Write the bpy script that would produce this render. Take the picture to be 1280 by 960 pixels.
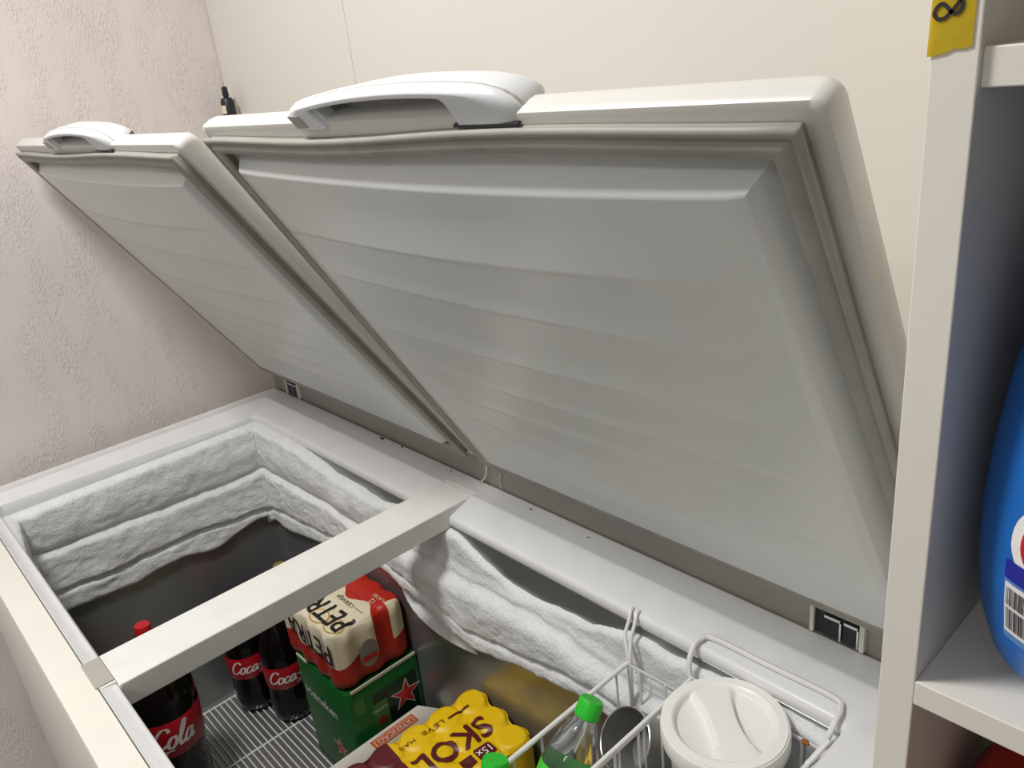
import bpy, bmesh, math, random
from mathutils import Vector, Matrix, noise

# ------------------------------------------------------------------ camera, light, exposure
SC = bpy.context.scene
for o in list(bpy.data.objects): bpy.data.objects.remove(o)
COL = SC.collection
rad = math.radians
def camera():
    y, p, r = rad(49.6351), rad(21.7832), rad(-6.4869)
    fwd = Vector((-math.sin(y)*math.cos(p), math.cos(y)*math.cos(p), -math.sin(p)))
    right = Vector((math.cos(y), math.sin(y), 0)); up = right.cross(fwd)
    r2 = right*math.cos(r) + up*math.sin(r); u2 = -right*math.sin(r) + up*math.cos(r)
    cd = bpy.data.cameras.new('camera'); co = bpy.data.objects.new('camera', cd); COL.objects.link(co)
    m = Matrix((r2, u2, -fwd)).transposed().to_4x4(); m.translation = Vector((1.7955, -.7619, .6801))
    co.matrix_world = m
    cd.sensor_fit = 'HORIZONTAL'; cd.sensor_width = 36; cd.lens = 1004.67/1280*36; cd.clip_start = .01
    SC.camera = co
camera()
W = bpy.data.worlds.new('world'); SC.world = W; W.use_nodes = True
W.node_tree.nodes['Background'].inputs[0].default_value = (.9, .93, 1, 1)
W.node_tree.nodes['Background'].inputs[1].default_value = .3
def area(name, loc, tgt, sx, sy, power, color):
    l = bpy.data.lights.new(name, 'AREA'); l.shape = 'RECTANGLE'; l.size = sx; l.size_y = sy; l.energy = power; l.color = color
    o = bpy.data.objects.new(name, l); COL.objects.link(o); o.location = loc
    o.rotation_euler = (Vector(tgt)-Vector(loc)).to_track_quat('-Z', 'Y').to_euler()
    return o
area('overhead_light', (.84, -.96, 1.70), (.84, -.96, 0), .32, .32, 27.5, (1, .99, .972))  # ceiling panel lamp, placed by the lids' shadows
area('overhead_light', (1.8, -2.4, 1.70), (1.8, -2.4, 0), .45, .45, 12, (.95, .975, 1))  # added unseen fill lamp that brightens the shelf front
SC.view_settings.view_transform = 'Standard'; SC.view_settings.look = 'None'
SC.view_settings.gamma = 1; SC.view_settings.use_curve_mapping = False
SC.view_settings.exposure = 0.0

# ------------------------------------------------------------------ materials
def mat(name, col, rough=.5, metal=0, var=.04, vscale=30, bump=0, bscale=200, spec=.5, trans=0, ior=1.45, coat=0, sss=0, stretch=None):
    m = bpy.data.materials.new(name); m.use_nodes = True; nt = m.node_tree; n = nt.nodes; b = n['Principled BSDF']
    tc = n.new('ShaderNodeTexCoord'); mp = n.new('ShaderNodeMapping'); nt.links.new(tc.outputs['Object'], mp.inputs[0])
    if stretch: mp.inputs['Scale'].default_value = stretch
    nz = n.new('ShaderNodeTexNoise'); nz.inputs['Scale'].default_value = vscale; nz.inputs['Detail'].default_value = 4
    nt.links.new(mp.outputs[0], nz.inputs['Vector'])
    rp = n.new('ShaderNodeMapRange'); rp.inputs[1].default_value = .3; rp.inputs[2].default_value = .7
    rp.inputs[3].default_value = 1-var; rp.inputs[4].default_value = 1+var*.5; nt.links.new(nz.outputs['Fac'], rp.inputs[0])
    mx = n.new('ShaderNodeVectorMath'); mx.operation = 'SCALE'; mx.inputs[0].default_value = col[:3]
    nt.links.new(rp.outputs[0], mx.inputs['Scale']); nt.links.new(mx.outputs[0], b.inputs['Base Color'])
    b.inputs['Roughness'].default_value = rough; b.inputs['Metallic'].default_value = metal
    b.inputs['Specular IOR Level'].default_value = spec; b.inputs['Transmission Weight'].default_value = trans
    b.inputs['IOR'].default_value = ior; b.inputs['Coat Weight'].default_value = coat
    if sss:
        b.inputs['Subsurface Weight'].default_value = sss; b.inputs['Subsurface Radius'].default_value = (.02, .025, .03); b.inputs['Subsurface Scale'].default_value = .4
    if bump:
        nb = n.new('ShaderNodeTexNoise'); nb.inputs['Scale'].default_value = bscale; nb.inputs['Detail'].default_value = 3
        nt.links.new(mp.outputs[0], nb.inputs['Vector'])
        bp = n.new('ShaderNodeBump'); bp.inputs['Strength'].default_value = bump; bp.inputs['Distance'].default_value = .002
        nt.links.new(nb.outputs['Fac'], bp.inputs['Height']); nt.links.new(bp.outputs[0], b.inputs['Normal'])
    return m
def srgb(r, g, b):
    f = lambda c: (c/12.92 if c <= .04045 else ((c+.055)/1.055)**2.4)
    return tuple(f(x/255) for x in (r, g, b))
def stucco():
    m = mat('textured_wall_paint', srgb(222, 213, 209), .75, var=.05, vscale=6)
    nt = m.node_tree; n = nt.nodes; b = n['Principled BSDF']; tc = n['Texture Coordinate']
    mp = n.new('ShaderNodeMapping'); mp.inputs['Scale'].default_value = (1, 1.5, .55); nt.links.new(tc.outputs['Object'], mp.inputs[0])
    a = n.new('ShaderNodeTexNoise'); a.inputs['Scale'].default_value = 230; a.inputs['Detail'].default_value = 2; a.inputs['Distortion'].default_value = .2
    c = n.new('ShaderNodeTexNoise'); c.inputs['Scale'].default_value = 14
    nt.links.new(mp.outputs[0], a.inputs['Vector']); nt.links.new(mp.outputs[0], c.inputs['Vector'])
    r = n.new('ShaderNodeMapRange'); r.inputs[1].default_value = .5; r.inputs[2].default_value = .66; nt.links.new(a.outputs['Fac'], r.inputs[0])
    r2 = n.new('ShaderNodeMapRange'); r2.inputs[1].default_value = .42; r2.inputs[2].default_value = .6; nt.links.new(c.outputs['Fac'], r2.inputs[0])
    mu = n.new('ShaderNodeMath'); mu.operation = 'MULTIPLY'; nt.links.new(r.outputs[0], mu.inputs[0]); nt.links.new(r2.outputs[0], mu.inputs[1])
    bp = n.new('ShaderNodeBump'); bp.inputs['Strength'].default_value = .5; bp.inputs['Distance'].default_value = .002
    nt.links.new(mu.outputs[0], bp.inputs['Height']); nt.links.new(bp.outputs[0], b.inputs['Normal'])
    return m
M = dict(
    stucco=stucco(),
    cream=mat('cream_panel', srgb(220, 215, 207), .6, var=.02, vscale=3, spec=.3),
    ceil=mat('ceiling_paint', srgb(235, 232, 226), .8), floor=mat('floor_tile', srgb(150, 148, 144), .5, var=.1),
    wall=mat('room_paint', srgb(214, 212, 208), .8),
    enamel=mat('white_enamel', srgb(226, 222, 212), .35, var=.03, vscale=12),
    rim=mat('rim_plastic', srgb(222, 222, 222), .32, var=.04, vscale=20, bump=.05, bscale=90),
    lidshell=mat('lid_shell_white', srgb(214, 212, 206), .38, var=.03, vscale=10),
    lidpanel=mat('lid_inner_plastic', srgb(220, 223, 220), .3, var=.03, vscale=8),
    gasket=mat('grey_gasket_rubber', srgb(158, 156, 148), .55, var=.12, vscale=25),
    handle=mat('handle_plastic', srgb(216, 218, 220), .36, var=.02),
    liner=mat('aluminium_liner', (.34, .345, .34), .3, .75, var=.08, vscale=9, bump=.04, bscale=60),
    hinge_grey=mat('hinge_cover_grey', srgb(158, 157, 150), .35, .35, var=.08, vscale=6),
    dark=mat('black_plastic', srgb(34, 37, 44), .4), chrome=mat('chrome_steel', (.75, .75, .76), .2, 1),
    bar=mat('white_aluminium_bar', srgb(228, 227, 221), .38, var=.04, vscale=30),
    bargrey=mat('bar_end_grey', srgb(170, 166, 156), .6),
    wire=mat('white_coated_wire', srgb(226, 226, 222), .35), rust=mat('rust', srgb(150, 92, 40), .8, var=.4, vscale=300),
    tub=mat('white_tub_plastic', srgb(234, 233, 228), .35, var=.02),
    cola=mat('cola_liquid', (.006, .004, .004), .08, spec=.5), red=mat('red_plastic', srgb(196, 28, 38), .35),
    colabel=mat('red_label_film', srgb(178, 22, 34), .35), white=mat('white_print', srgb(238, 234, 230), .5),
    gold=mat('gold_cap', srgb(170, 150, 80), .35, .4),
    amber=mat('amber_soda', (.05, .018, .004), .08),
    clear=mat('clear_bottle_water', (.93, .97, .95), .03, trans=.96, ior=1.33),
    greencap=mat('green_cap', srgb(40, 186, 44), .4), greenlab=mat('green_label', srgb(70, 196, 52), .35), navy=mat('navy_print', srgb(24, 44, 96), .5),
    steel=mat('brushed_steel', (.34, .33, .31), .45, .5, var=.1, vscale=40, stretch=(1, 1, 12)),
    steelrim=mat('steel_mug_rim', (.8, .8, .78), .2, 1),
    hgreen=mat('green_carton', srgb(22, 92, 38), .35, var=.06, vscale=20), hdark=mat('dark_green_print', srgb(10, 46, 22), .4),
    hlight=mat('light_green_print', srgb(66, 130, 60), .4), board=mat('cardboard_edge', srgb(206, 200, 176), .8),
    boxw=mat('white_carton', srgb(226, 222, 208), .55, var=.03), orange=mat('orange_print', srgb(214, 96, 40), .5),
    yellow=mat('yellow_film', srgb(232, 186, 8), .28, var=.05, vscale=20), brown=mat('maroon_print', srgb(92, 26, 30), .35),
    black=mat('black_print', srgb(22, 18, 16), .5), goldp=mat('gold_print', srgb(176, 140, 48), .4), creamp=mat('cream_print', srgb(226, 214, 182), .4),
    melamine=mat('white_melamine', srgb(226, 221, 211), .45, var=.02, vscale=5),
    shelfback=mat('shade_dark_board', srgb(62, 56, 50), .7),  # dark tone stands in for shade inside the shelf
    blue=mat('blue_jug_plastic', srgb(30, 106, 190), .32, var=.05, vscale=6), bluedark=mat('shade_filler_blue', srgb(18, 40, 90), .4),  # the darker blue is for the jug added to deepen the shelf shade
    royal=mat('royal_blue_print', srgb(38, 40, 150), .45), lightblue=mat('light_blue_print', srgb(88, 138, 200), .4),
    redjug=mat('red_jug_plastic', srgb(176, 44, 30), .35),
    tape=mat('yellow_tape', srgb(238, 212, 52), .5, var=.08, vscale=60), ink=mat('marker_ink', srgb(44, 34, 36), .6),
    grey=mat('grey_barcode', srgb(66, 66, 72), .6), string=mat('white_string', srgb(222, 220, 212), .8), dirt=mat('dirt', srgb(40, 36, 30), .9),
)
def frost_mat():
    m = mat('frost', srgb(240, 241, 241), .8, var=.07, vscale=35, spec=.25, sss=.25)
    nt = m.node_tree; n = nt.nodes; b = n['Principled BSDF']; tc = n['Texture Coordinate']
    a = n.new('ShaderNodeTexNoise'); a.inputs['Scale'].default_value = 170; a.inputs['Detail'].default_value = 6; a.inputs['Roughness'].default_value = .7
    nt.links.new(tc.outputs['Object'], a.inputs['Vector'])
    bp = n.new('ShaderNodeBump'); bp.inputs['Strength'].default_value = .9; bp.inputs['Distance'].default_value = .005
    nt.links.new(a.outputs['Fac'], bp.inputs['Height']); nt.links.new(bp.outputs[0], b.inputs['Normal'])
    return m
M['frost'] = frost_mat()
def petra_mat():
    # printed film: cream panel and red field, an object-space print
    m = mat('cream_and_red_film', (1, 1, 1), .4); nt = m.node_tree; n = nt.nodes; b = n['Principled BSDF']; tc = n['Texture Coordinate']
    s = n.new('ShaderNodeSeparateXYZ'); nt.links.new(tc.outputs['Object'], s.inputs[0])
    def mth(op, a, c=None):
        k = n.new('ShaderNodeMath'); k.operation = op
        for i, v in enumerate((a, c)):
            if v is None: continue
            if isinstance(v, (int, float)): k.inputs[i].default_value = v
            else: nt.links.new(v, k.inputs[i])
        return k.outputs[0]
    X, Y, Z = s.outputs
    wob = mth('MULTIPLY', mth('SINE', mth('MULTIPLY', X, 70)), .010)
    top_red = mth('GREATER_THAN', mth('ADD', Y, wob), .018)
    corner = mth('MULTIPLY', mth('GREATER_THAN', Y, .045), mth('GREATER_THAN', mth('ADD', X, mth('MULTIPLY', Y, -.3)), .079))
    top_red = mth('MULTIPLY', top_red, mth('SUBTRACT', 1, corner))
    low = mth('LESS_THAN', mth('ADD', Z, mth('MULTIPLY', mth('SINE', mth('MULTIPLY', mth('ADD', X, Y), 55)), .006)), .055)
    red = mth('MAXIMUM', low, top_red)
    mx = n.new('ShaderNodeMix'); mx.data_type = 'RGBA'; nt.links.new(red, mx.inputs[0])
    mx.inputs[6].default_value = (*srgb(222, 212, 184), 1); mx.inputs[7].default_value = (*srgb(182, 40, 26), 1)
    nt.links.new(mx.outputs[2], b.inputs['Base Color'])
    return m
M['petra'] = petra_mat()
def skol_mat():
    m = mat('yellow_and_maroon_film', (1, 1, 1), .42); nt = m.node_tree; n = nt.nodes; b = n['Principled BSDF']; tc = n['Texture Coordinate']
    s = n.new('ShaderNodeSeparateXYZ'); nt.links.new(tc.outputs['Object'], s.inputs[0])
    k = n.new('ShaderNodeMath'); k.operation = 'LESS_THAN'; nt.links.new(s.outputs[1], k.inputs[0]); k.inputs[1].default_value = -.045
    mx = n.new('ShaderNodeMix'); mx.data_type = 'RGBA'; nt.links.new(k.outputs[0], mx.inputs[0])
    mx.inputs[6].default_value = (*srgb(232, 190, 8), 1); mx.inputs[7].default_value = (*srgb(96, 28, 34), 1)
    nt.links.new(mx.outputs[2], b.inputs['Base Color'])
    return m
M['skol'] = skol_mat()

# ------------------------------------------------------------------ helpers
def wloc(p):
    v = Vector((0, 0, 0))
    while p is not None: v = v + p.location; p = p.parent
    return v
def obj(name, bm, m, parent=None, smooth=False, local=False, angle=35):
    if parent is not None and not local: bmesh.ops.translate(bm, verts=bm.verts, vec=-wloc(parent))
    me = bpy.data.meshes.new(name); bm.to_mesh(me); bm.free()
    for k in (m if isinstance(m, (list, tuple)) else [m]): me.materials.append(k)
    if smooth:
        me.polygons.foreach_set('use_smooth', [True]*len(me.polygons))
        try: me.set_sharp_from_angle(angle=rad(angle))
        except Exception: pass
    o = bpy.data.objects.new(name, me); COL.objects.link(o); o.parent = parent
    return o
def tag(o, label, cat, group=None):
    o['label'] = label; o['category'] = cat
    if group: o['group'] = group
    return o
def thing(name, label, cat, loc=(0, 0, 0), group=None):
    o = bpy.data.objects.new(name, None); COL.objects.link(o); o.location = loc; o.empty_display_size = .05
    return tag(o, label, cat, group)
def struct(name, bm, m, smooth=False):
    o = obj(name, bm, m, None, smooth); o['kind'] = 'structure'; return o
def dup(root, loc, label, group=None):
    r = root.copy(); COL.objects.link(r); r.location = loc; r['label'] = label
    if group: r['group'] = group
    for ch in list(root.children):
        c = ch.copy(); COL.objects.link(c); c.parent = r
        for g in list(ch.children):
            d = g.copy(); COL.objects.link(d); d.parent = c
    return r
def box(bm, x0, x1, y0, y1, z0, z1, bev=0):
    r = bmesh.ops.create_cube(bm, size=1)
    vs = r['verts']
    for v in vs: v.co = Vector((x0+(v.co.x+.5)*(x1-x0), y0+(v.co.y+.5)*(y1-y0), z0+(v.co.z+.5)*(z1-z0)))
    if bev:
        es = list({e for v in vs for e in v.link_edges})
        bmesh.ops.bevel(bm, geom=es, offset=bev, segments=2, profile=.5, affect='EDGES')
    return bm
def nb(): return bmesh.new()
def loft(bm, loops, closed=True, cap0=False, cap1=False, mi=None):
    rows = [[bm.verts.new(p) for p in L] for L in loops]
    n = len(rows[0])
    for i in range(len(rows)-1):
        for j in range(n if closed else n-1):
            k = (j+1) % n
            f = bm.faces.new((rows[i][j], rows[i][k], rows[i+1][k], rows[i+1][j]))
            if mi is not None: f.material_index = mi
    if cap0: bm.faces.new(rows[0][::-1])
    if cap1: bm.faces.new(rows[-1])
    bmesh.ops.recalc_face_normals(bm, faces=bm.faces)
    return rows
def rect2(x0, x1, y0, y1, r, n=5):
    P = []
    for cx, cy, a in ((x1-r, y1-r, 0), (x0+r, y1-r, 90), (x0+r, y0+r, 180), (x1-r, y0+r, 270)):
        for i in range(n+1):
            t = rad(a+90*i/n); P.append((cx+r*math.cos(t), cy+r*math.sin(t)))
    return P
def rl(x0, x1, y0, y1, r, z, n=5): return [(x, y, z) for x, y in rect2(x0, x1, y0, y1, r, n)]
def lathe(bm, prof, seg=32, c=(0, 0, 0), cap0=True, cap1=True):
    loops = [[(c[0]+r*math.cos(2*math.pi*i/seg), c[1]+r*math.sin(2*math.pi*i/seg), c[2]+z) for i in range(seg)] for r, z in prof]
    return loft(bm, loops, True, cap0, cap1)
def tube(bm, pts, r, seg=8, closed=False):
    pts = [Vector(p) for p in pts]; n = len(pts); loops = []
    up = None
    for i, p in enumerate(pts):
        a = pts[i-1] if (i > 0 or closed) else p; b = pts[(i+1) % n] if (i < n-1 or closed) else p
        d = (b-a).normalized()
        if up is None:
            up = d.orthogonal().normalized()
        up = (up - d*up.dot(d)).normalized(); s = d.cross(up)
        loops.append([p+(up*math.cos(2*math.pi*k/seg)+s*math.sin(2*math.pi*k/seg))*r for k in range(seg)])
    if closed: loops.append(loops[0])
    loft(bm, loops, True, not closed, not closed)
    return bm
def smooth_path(P, n=8):
    P = [Vector(p) for p in P]; out = []
    for i in range(len(P)-1):
        p0 = P[max(i-1, 0)]; p1 = P[i]; p2 = P[i+1]; p3 = P[min(i+2, len(P)-1)]
        for k in range(n):
            t = k/n
            out.append(.5*((2*p1)+(-p0+p2)*t+(2*p0-5*p1+4*p2-p3)*t*t+(-p0+3*p1-3*p2+p3)*t**3))
    out.append(P[-1]); return out
def ribbon2(bm, pts, w, f, taper=None):
    """a flat pen stroke in 2-D mapped to the surface by f(u, v)"""
    pts = smooth_path([(p[0], p[1], 0) for p in pts], 7); A = []; B = []
    for i, p in enumerate(pts):
        d = (pts[min(i+1, len(pts)-1)]-pts[max(i-1, 0)]).normalized(); nrm = Vector((-d.y, d.x, 0))
        ww = w*(taper(i/(len(pts)-1), d) if taper else 1)*.5
        a = p+nrm*ww; b = p-nrm*ww; A.append(bm.verts.new(f(a.x, a.y))); B.append(bm.verts.new(f(b.x, b.y)))
    for i in range(len(A)-1): bm.faces.new((A[i], A[i+1], B[i+1], B[i]))
def lift(f, u, v, k):
    p, a, b = Vector(f(u, v)), Vector(f(u+1e-4, v)), Vector(f(u, v+1e-4)); n = (a-p).cross(b-p)
    return p+n.normalized()*(.00012*k)
def text_into(bm, s, size, f, cuts=0, sx=1, shear=0, bold=0):
    if bold:
        for k, (du, dv) in enumerate(((-bold, 0), (bold, 0), (0, -bold), (0, bold))):
            text_into(bm, s, size, (lambda u, v, du=du, dv=dv, k=k: lift(f, u+du, v+dv, k)), cuts, sx, shear)
        return
    """lettering: text outlines filled and mapped to the surface by f(u, v), centred on 0,0"""
    cu = bpy.data.curves.new('t', 'FONT'); cu.body = s; cu.size = size; cu.align_x = 'CENTER'; cu.align_y = 'CENTER'; cu.fill_mode = 'FRONT'
    cu.shear = shear; cu.resolution_u = 3
    o = bpy.data.objects.new('t', cu); COL.objects.link(o); bpy.context.view_layer.update()
    me = bpy.data.meshes.new_from_object(o.evaluated_get(bpy.context.evaluated_depsgraph_get()))
    t = bmesh.new(); t.from_mesh(me)
    bmesh.ops.triangulate(t, faces=t.faces)
    for _ in range(cuts):
        es = [e for e in t.edges if e.calc_length() > .004]
        if es: bmesh.ops.subdivide_edges(t, edges=es, cuts=1)
        bmesh.ops.triangulate(t, faces=t.faces)
    mp = {}
    t.verts.index_update()
    for v in t.verts: mp[v.index] = bm.verts.new(f(v.co.x*sx, v.co.y))
    for fc in t.faces:
        try: bm.faces.new([mp[v.index] for v in fc.verts])
        except ValueError: pass
    t.free(); bpy.data.meshes.remove(me); bpy.data.objects.remove(o); bpy.data.curves.remove(cu)
def patch(bm, f, u0, u1, v0, v1, nu=8, nv=4):
    g = [[bm.verts.new(f(u0+(u1-u0)*i/nu, v0+(v1-v0)*j/nv)) for i in range(nu+1)] for j in range(nv+1)]
    for j in range(nv):
        for i in range(nu): bm.faces.new((g[j][i], g[j][i+1], g[j+1][i+1], g[j+1][i]))
def poly(bm, pts, f):
    bm.faces.new([bm.verts.new(f(*p)) for p in pts])
def star(n, r, rin, rot=0):
    return [((r if i % 2 == 0 else rin)*math.sin(rot+math.pi*i/n), (r if i % 2 == 0 else rin)*math.cos(rot+math.pi*i/n)) for i in range(2*n)]
def fbm(x, y, z, s): return noise.fractal(Vector((x, y, z))*s, 1.0, 2.1, 4)
def interp(T, x):
    if x <= T[0][0]: return T[0][1]
    for (a, b), (c, d) in zip(T, T[1:]):
        if x <= c: return b+(d-b)*(x-a)/(c-a)
    return T[-1][1]
random.seed(4)

# ------------------------------------------------------------------ room
FZ, CZ, WX, WY = -.95, 1.75, -.05, .065
struct('floor', box(nb(), WX-.1, 3.5, -3.3, WY+.1, FZ-.08, FZ), M['floor'])
struct('ceiling', box(nb(), WX-.1, 3.5, -3.3, WY+.1, CZ, CZ+.08), M['ceil'])
struct('wall_left', box(nb(), WX-.1, WX, -3.3, WY+.1, FZ, CZ), M['stucco'])
struct('wall_right', box(nb(), 3.4, 3.5, -3.3, WY+.1, FZ, CZ), M['wall'])
struct('wall_front', box(nb(), WX, 3.4, -3.3, -3.2, FZ, CZ), M['wall'])
wb = struct('wall_back', box(nb(), WX, 3.4, WY+.012, WY+.1, FZ, CZ), M['cream'])
xs = [WX+.001, .4905, 1.70, 2.55, 3.399]
for a, b in zip(xs, xs[1:]):
    obj('wall_panel', box(nb(), a+.0008, b-.0008, WY, WY+.012, FZ, CZ, .0012), M['cream'], wb)

# ------------------------------------------------------------------ freezer
FR = thing('chest_freezer', 'long white chest freezer with two raised lids, frosted walls and a white centre bar', 'freezer', (.8, -.35, FZ))
L, D = 1.62, -.70
bm = nb()
loft(bm, [rl(0, L, D, 0, .02, -.93), rl(0, L, D, 0, .02, -.006), rl(.002, L-.002, D+.002, -.002, .02, -.001), rl(.006, L-.006, D+.006, -.004, .02, 0),
          rl(.008, L-.008, -.6585, -.005, .006, 0), rl(.009, L-.009, -.6575, -.006, .006, -.006)], cap0=True)
obj('outer_cabinet', bm, M['enamel'], FR, True)
def rlz(x0, x1, y0, y1, r, z, zf): return [(x, y, zf if y < y0+r+.02 else z) for x, y, _ in rl(x0, x1, y0, y1, r, 0)]
bm = nb()
loft(bm, [rl(.0085, L-.0085, -.657, -.0055, .006, -.006), rl(.009, L-.009, -.6565, -.006, .006, .0005), rl(.040, L-.045, -.656, -.044, .008, .0006), rl(.043, L-.048, -.6555, -.047, .008, .0022),
          rl(.047, L-.052, -.655, -.051, .008, .0005), rlz(.080, L-.106, -.640, -.090, .012, -.013, -.0022), rlz(.086, L-.112, -.6375, -.096, .014, -.0145, -.003),
          rlz(.090, L-.116, -.6365, -.100, .014, -.018, -.006), rlz(.091, L-.117, -.6362, -.101, .014, -.026, -.03), rl(.090, L-.116, -.637, -.100, .014, -.031)])
obj('rim_frame', bm, M['rim'], FR, True, angle=50)
bm = nb()
loft(bm, [rl(.088, L-.114, -.639, -.098, .014, -.0305), rl(.0905, L-.1165, -.6365, -.1005, .016, -.032), rl(.095, L-.12, -.634, -.104, .02, -.07), rl(.110, L-.13, -.622, -.114, .02, -.60), rl(.125, L-.14, -.61, -.125, .02, -.65)], cap1=True)
obj('inner_liner', bm, M['liner'], FR, True)
# frost: one thick uneven crust running along left, back and right inner walls
def frost():
    path = []           # (x, y, nx, ny, region, coordinate)
    x0, x1, yb, yf = .093, 1.500, -.103, -.635
    cr = .03
    def arc(cx, cy, a0, a1, reg, c0, c1):
        for i in range(9):
            t = rad(a0+(a1-a0)*i/8); path.append((cx+cr*math.cos(t), cy+cr*math.sin(t), -math.cos(t), -math.sin(t), reg, c0+(c1-c0)*i/8))
    x = .72
    while x > x0+cr: path.append((x, yf, 0, 1, 'F', x)); x -= .008
    arc(x0+cr, yf+cr, 270, 180, 'L', yf, yf+cr)
    y = yf+cr+.006
    while y < yb-cr: path.append((x0, y, 1, 0, 'L', y)); y += .006
    arc(x0+cr, yb-cr, 180, 90, 'B', x0, x0+cr)
    x = x0+cr+.006
    while x < x1-cr: path.append((x, yb, 0, -1, 'B', x)); x += .006
    arc(x1-cr, yb-cr, 90, 0, 'R', yb, yb-cr)
    y = yb-cr-.008
    while y > -.60: path.append((x1, y, -1, 0, 'R', y)); y -= .008
    ZT = [(.1, -.030), (.33, -.031), (.40, -.040), (.448, -.049), (.53, -.046), (.62, -.055), (.70, -.040), (.817, -.032), (.86, -.040), (.896, -.054), (.969, -.074), (1.058, -.072), (1.138, -.065), (1.205, -.045), (1.3, -.040), (1.5, -.036)]
    ZB = [(.1, -.288), (.2, -.284), (.33, -.262), (.45, -.238), (.587, -.208), (.70, -.215), (.857, -.245), (1.0, -.218), (1.14, -.188), (1.3, -.20), (1.5, -.21)]
    C1 = [(.1, -.142), (.38, -.128), (.54, -.132), (.66, -.115), (.75, -.112), (.86, -.112), (1.0, -.100), (1.09, -.102), (1.18, -.115), (1.5, -.12)]
    C2 = [(.1, -.246), (.31, -.220), (.45, -.203), (.6, -.172), (.7, -.176), (.857, -.206), (1.0, -.182), (1.14, -.154), (1.5, -.168)]
    NZ = 96; rows = []
    for (x, y, nx, ny, reg, c) in path:
        if reg in 'LF':
            cc = c if reg == 'L' else yf
            zt, zb, c1, c2 = -.0305, -.278+.006*math.sin(cc*30), interp([(-.64, -.118), (-.53, -.126), (-.28, -.140), (-.1, -.144)], cc), interp([(-.64, -.215), (-.47, -.227), (-.3, -.222), (-.1, -.246)], cc)
            if reg == 'F': zb += .1*(c-.1)
        elif reg == 'B': zt, zb, c1, c2 = interp(ZT, c), interp(ZB, c), interp(C1, c), interp(C2, c)
        else: zt, zb, c1, c2 = -.036, -.21, -.12, -.168
        zb += .007*fbm(x, y, .3, 9); c1 += .005*fbm(x, y, 2.3, 8); c2 += .006*fbm(x, y, 5.1, 10); zt += (.005*fbm(x, y, 7.7, 14) if reg == 'B' and c > .35 else 0)
        row = []
        right = max(0, min(1, (c-.55)/.12)) if reg == 'B' else (1 if reg == 'R' else 0)
        top_corner = 1 if reg in 'LF' else (max(0, min(1, (.36-c)/.2)) if reg == 'B' else 0)
        for j in range(NZ+1):
            z = -.0275-(.335-.0275)*j/NZ
            # plateau levels of the three frozen bands with narrow creases between them
            def sm(e, w): t = max(0, min(1, .5+e/w)); return t*t*(3-2*t)
            l1 = .022*(1-right)+.010*right; l2 = .0255*(1-right)+.036*right; l3 = .022*(1-right)+.034*right
            t = l1+(l2-l1)*sm(c1-z, .03+.02*right)+(l3-l2)*sm(c2-z, .02)
            t += .004*math.cos((z-(zt+c1)/2)*60)*(1-right) if z > c1 else 0
            t -= (.011-.004*right)*math.exp(-((z-c1)/.0065)**2)+(.012-.002*right)*math.exp(-((z-c2)/.0055)**2)
            t += .0032*fbm(x, y, z, 20)+.0012*fbm(x, y, z, 80)*(1+.6*(z < c1))
            if reg == 'B' and c < .14: t -= .004*math.exp(-((c-.115)/.003)**2)
            e0 = (zt+(-.0285-zt)*top_corner-z)/(.012-.001*top_corner)
            t += top_corner*.003*sm(z+.055, .03)
            e = max(0, min(1, min(e0, (z-zb)/.016)))
            if reg == 'B' and .60 < c < .90 and z < zb:       # small tongue of ice under the main crust
                zc = interp([(.6, -.240), (.74, -.258), (.87, -.285)], c); g = math.exp(-((z-zc)/.010)**2)*max(0, 1-abs((c-.74)/.14)**2)
                t = .040*g-.010; e = 1
            t = -.014+(t+.014)*math.sqrt(1-(1-e)**2)
            if reg == 'F' and t > .004: t = .004+(t-.004)*max(0, 1-(c-.12)/.16)
            row.append((x+nx*t, y+ny*t, z))
        rows.append(row)
    bm = nb(); loft(bm, rows, closed=False)
    return bm
obj('frost', frost(), M['frost'], FR, True, angle=80)
# strip behind the rim that carries the hinges
bm = nb(); box(bm, .004, L-.02, .001, .012, -.05, .052, .002); obj('hinge_cover', bm, M['hinge_grey'], FR)
for x0, x1 in ((.079, .136), (1.412, 1.472)):
    bm = nb()
    bm.free(); hg = obj('hinge', box(nb(), x0+.0015, x1-.0015, -.0015, .003, .0025, .040), M['dark'], FR)
    for a, b in ((x0-.003, x0+.002), (x1-.002, x1+.004)): obj('hinge_cheek', box(nb(), a, b, -.006, .0035, .0025, .040, .0008), M['enamel'], hg)
    xm = (x0+x1)/2
    for a, b in ((x0+.007+(.008 if x0 > 1 else 0), xm+.005), (xm+.009, x1-.004)):
        obj('hinge_plate', box(nb(), a, b, -.0045, -.002, .004, .030, .0008), M['dark'], hg)
        obj('hinge_pin', box(nb(), a, b, -.006, -.002, .030, .034, .0008), M['chrome'], hg)
        obj('hinge_edge', box(nb(), b-.001, b+.001, -.0055, -.002, .004, .030), M['chrome'], hg)
# divider bar
bm = nb(); box(bm, .733, .816, -.6365, -.034, -.036, .001, .0018); cb = obj('centre_bar', bm, M['bar'], FR)
o = obj('bar_end_bracket', box(nb(), .736, .800, -.6605, -.637, -.012, .0022, .001), M['bargrey'], cb)
o['label'] = 'grey end piece of the bar'
obj('bar_clip', box(nb(), .801, .805, -.655, -.637, -.015, .001), M['bar'], cb)

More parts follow.
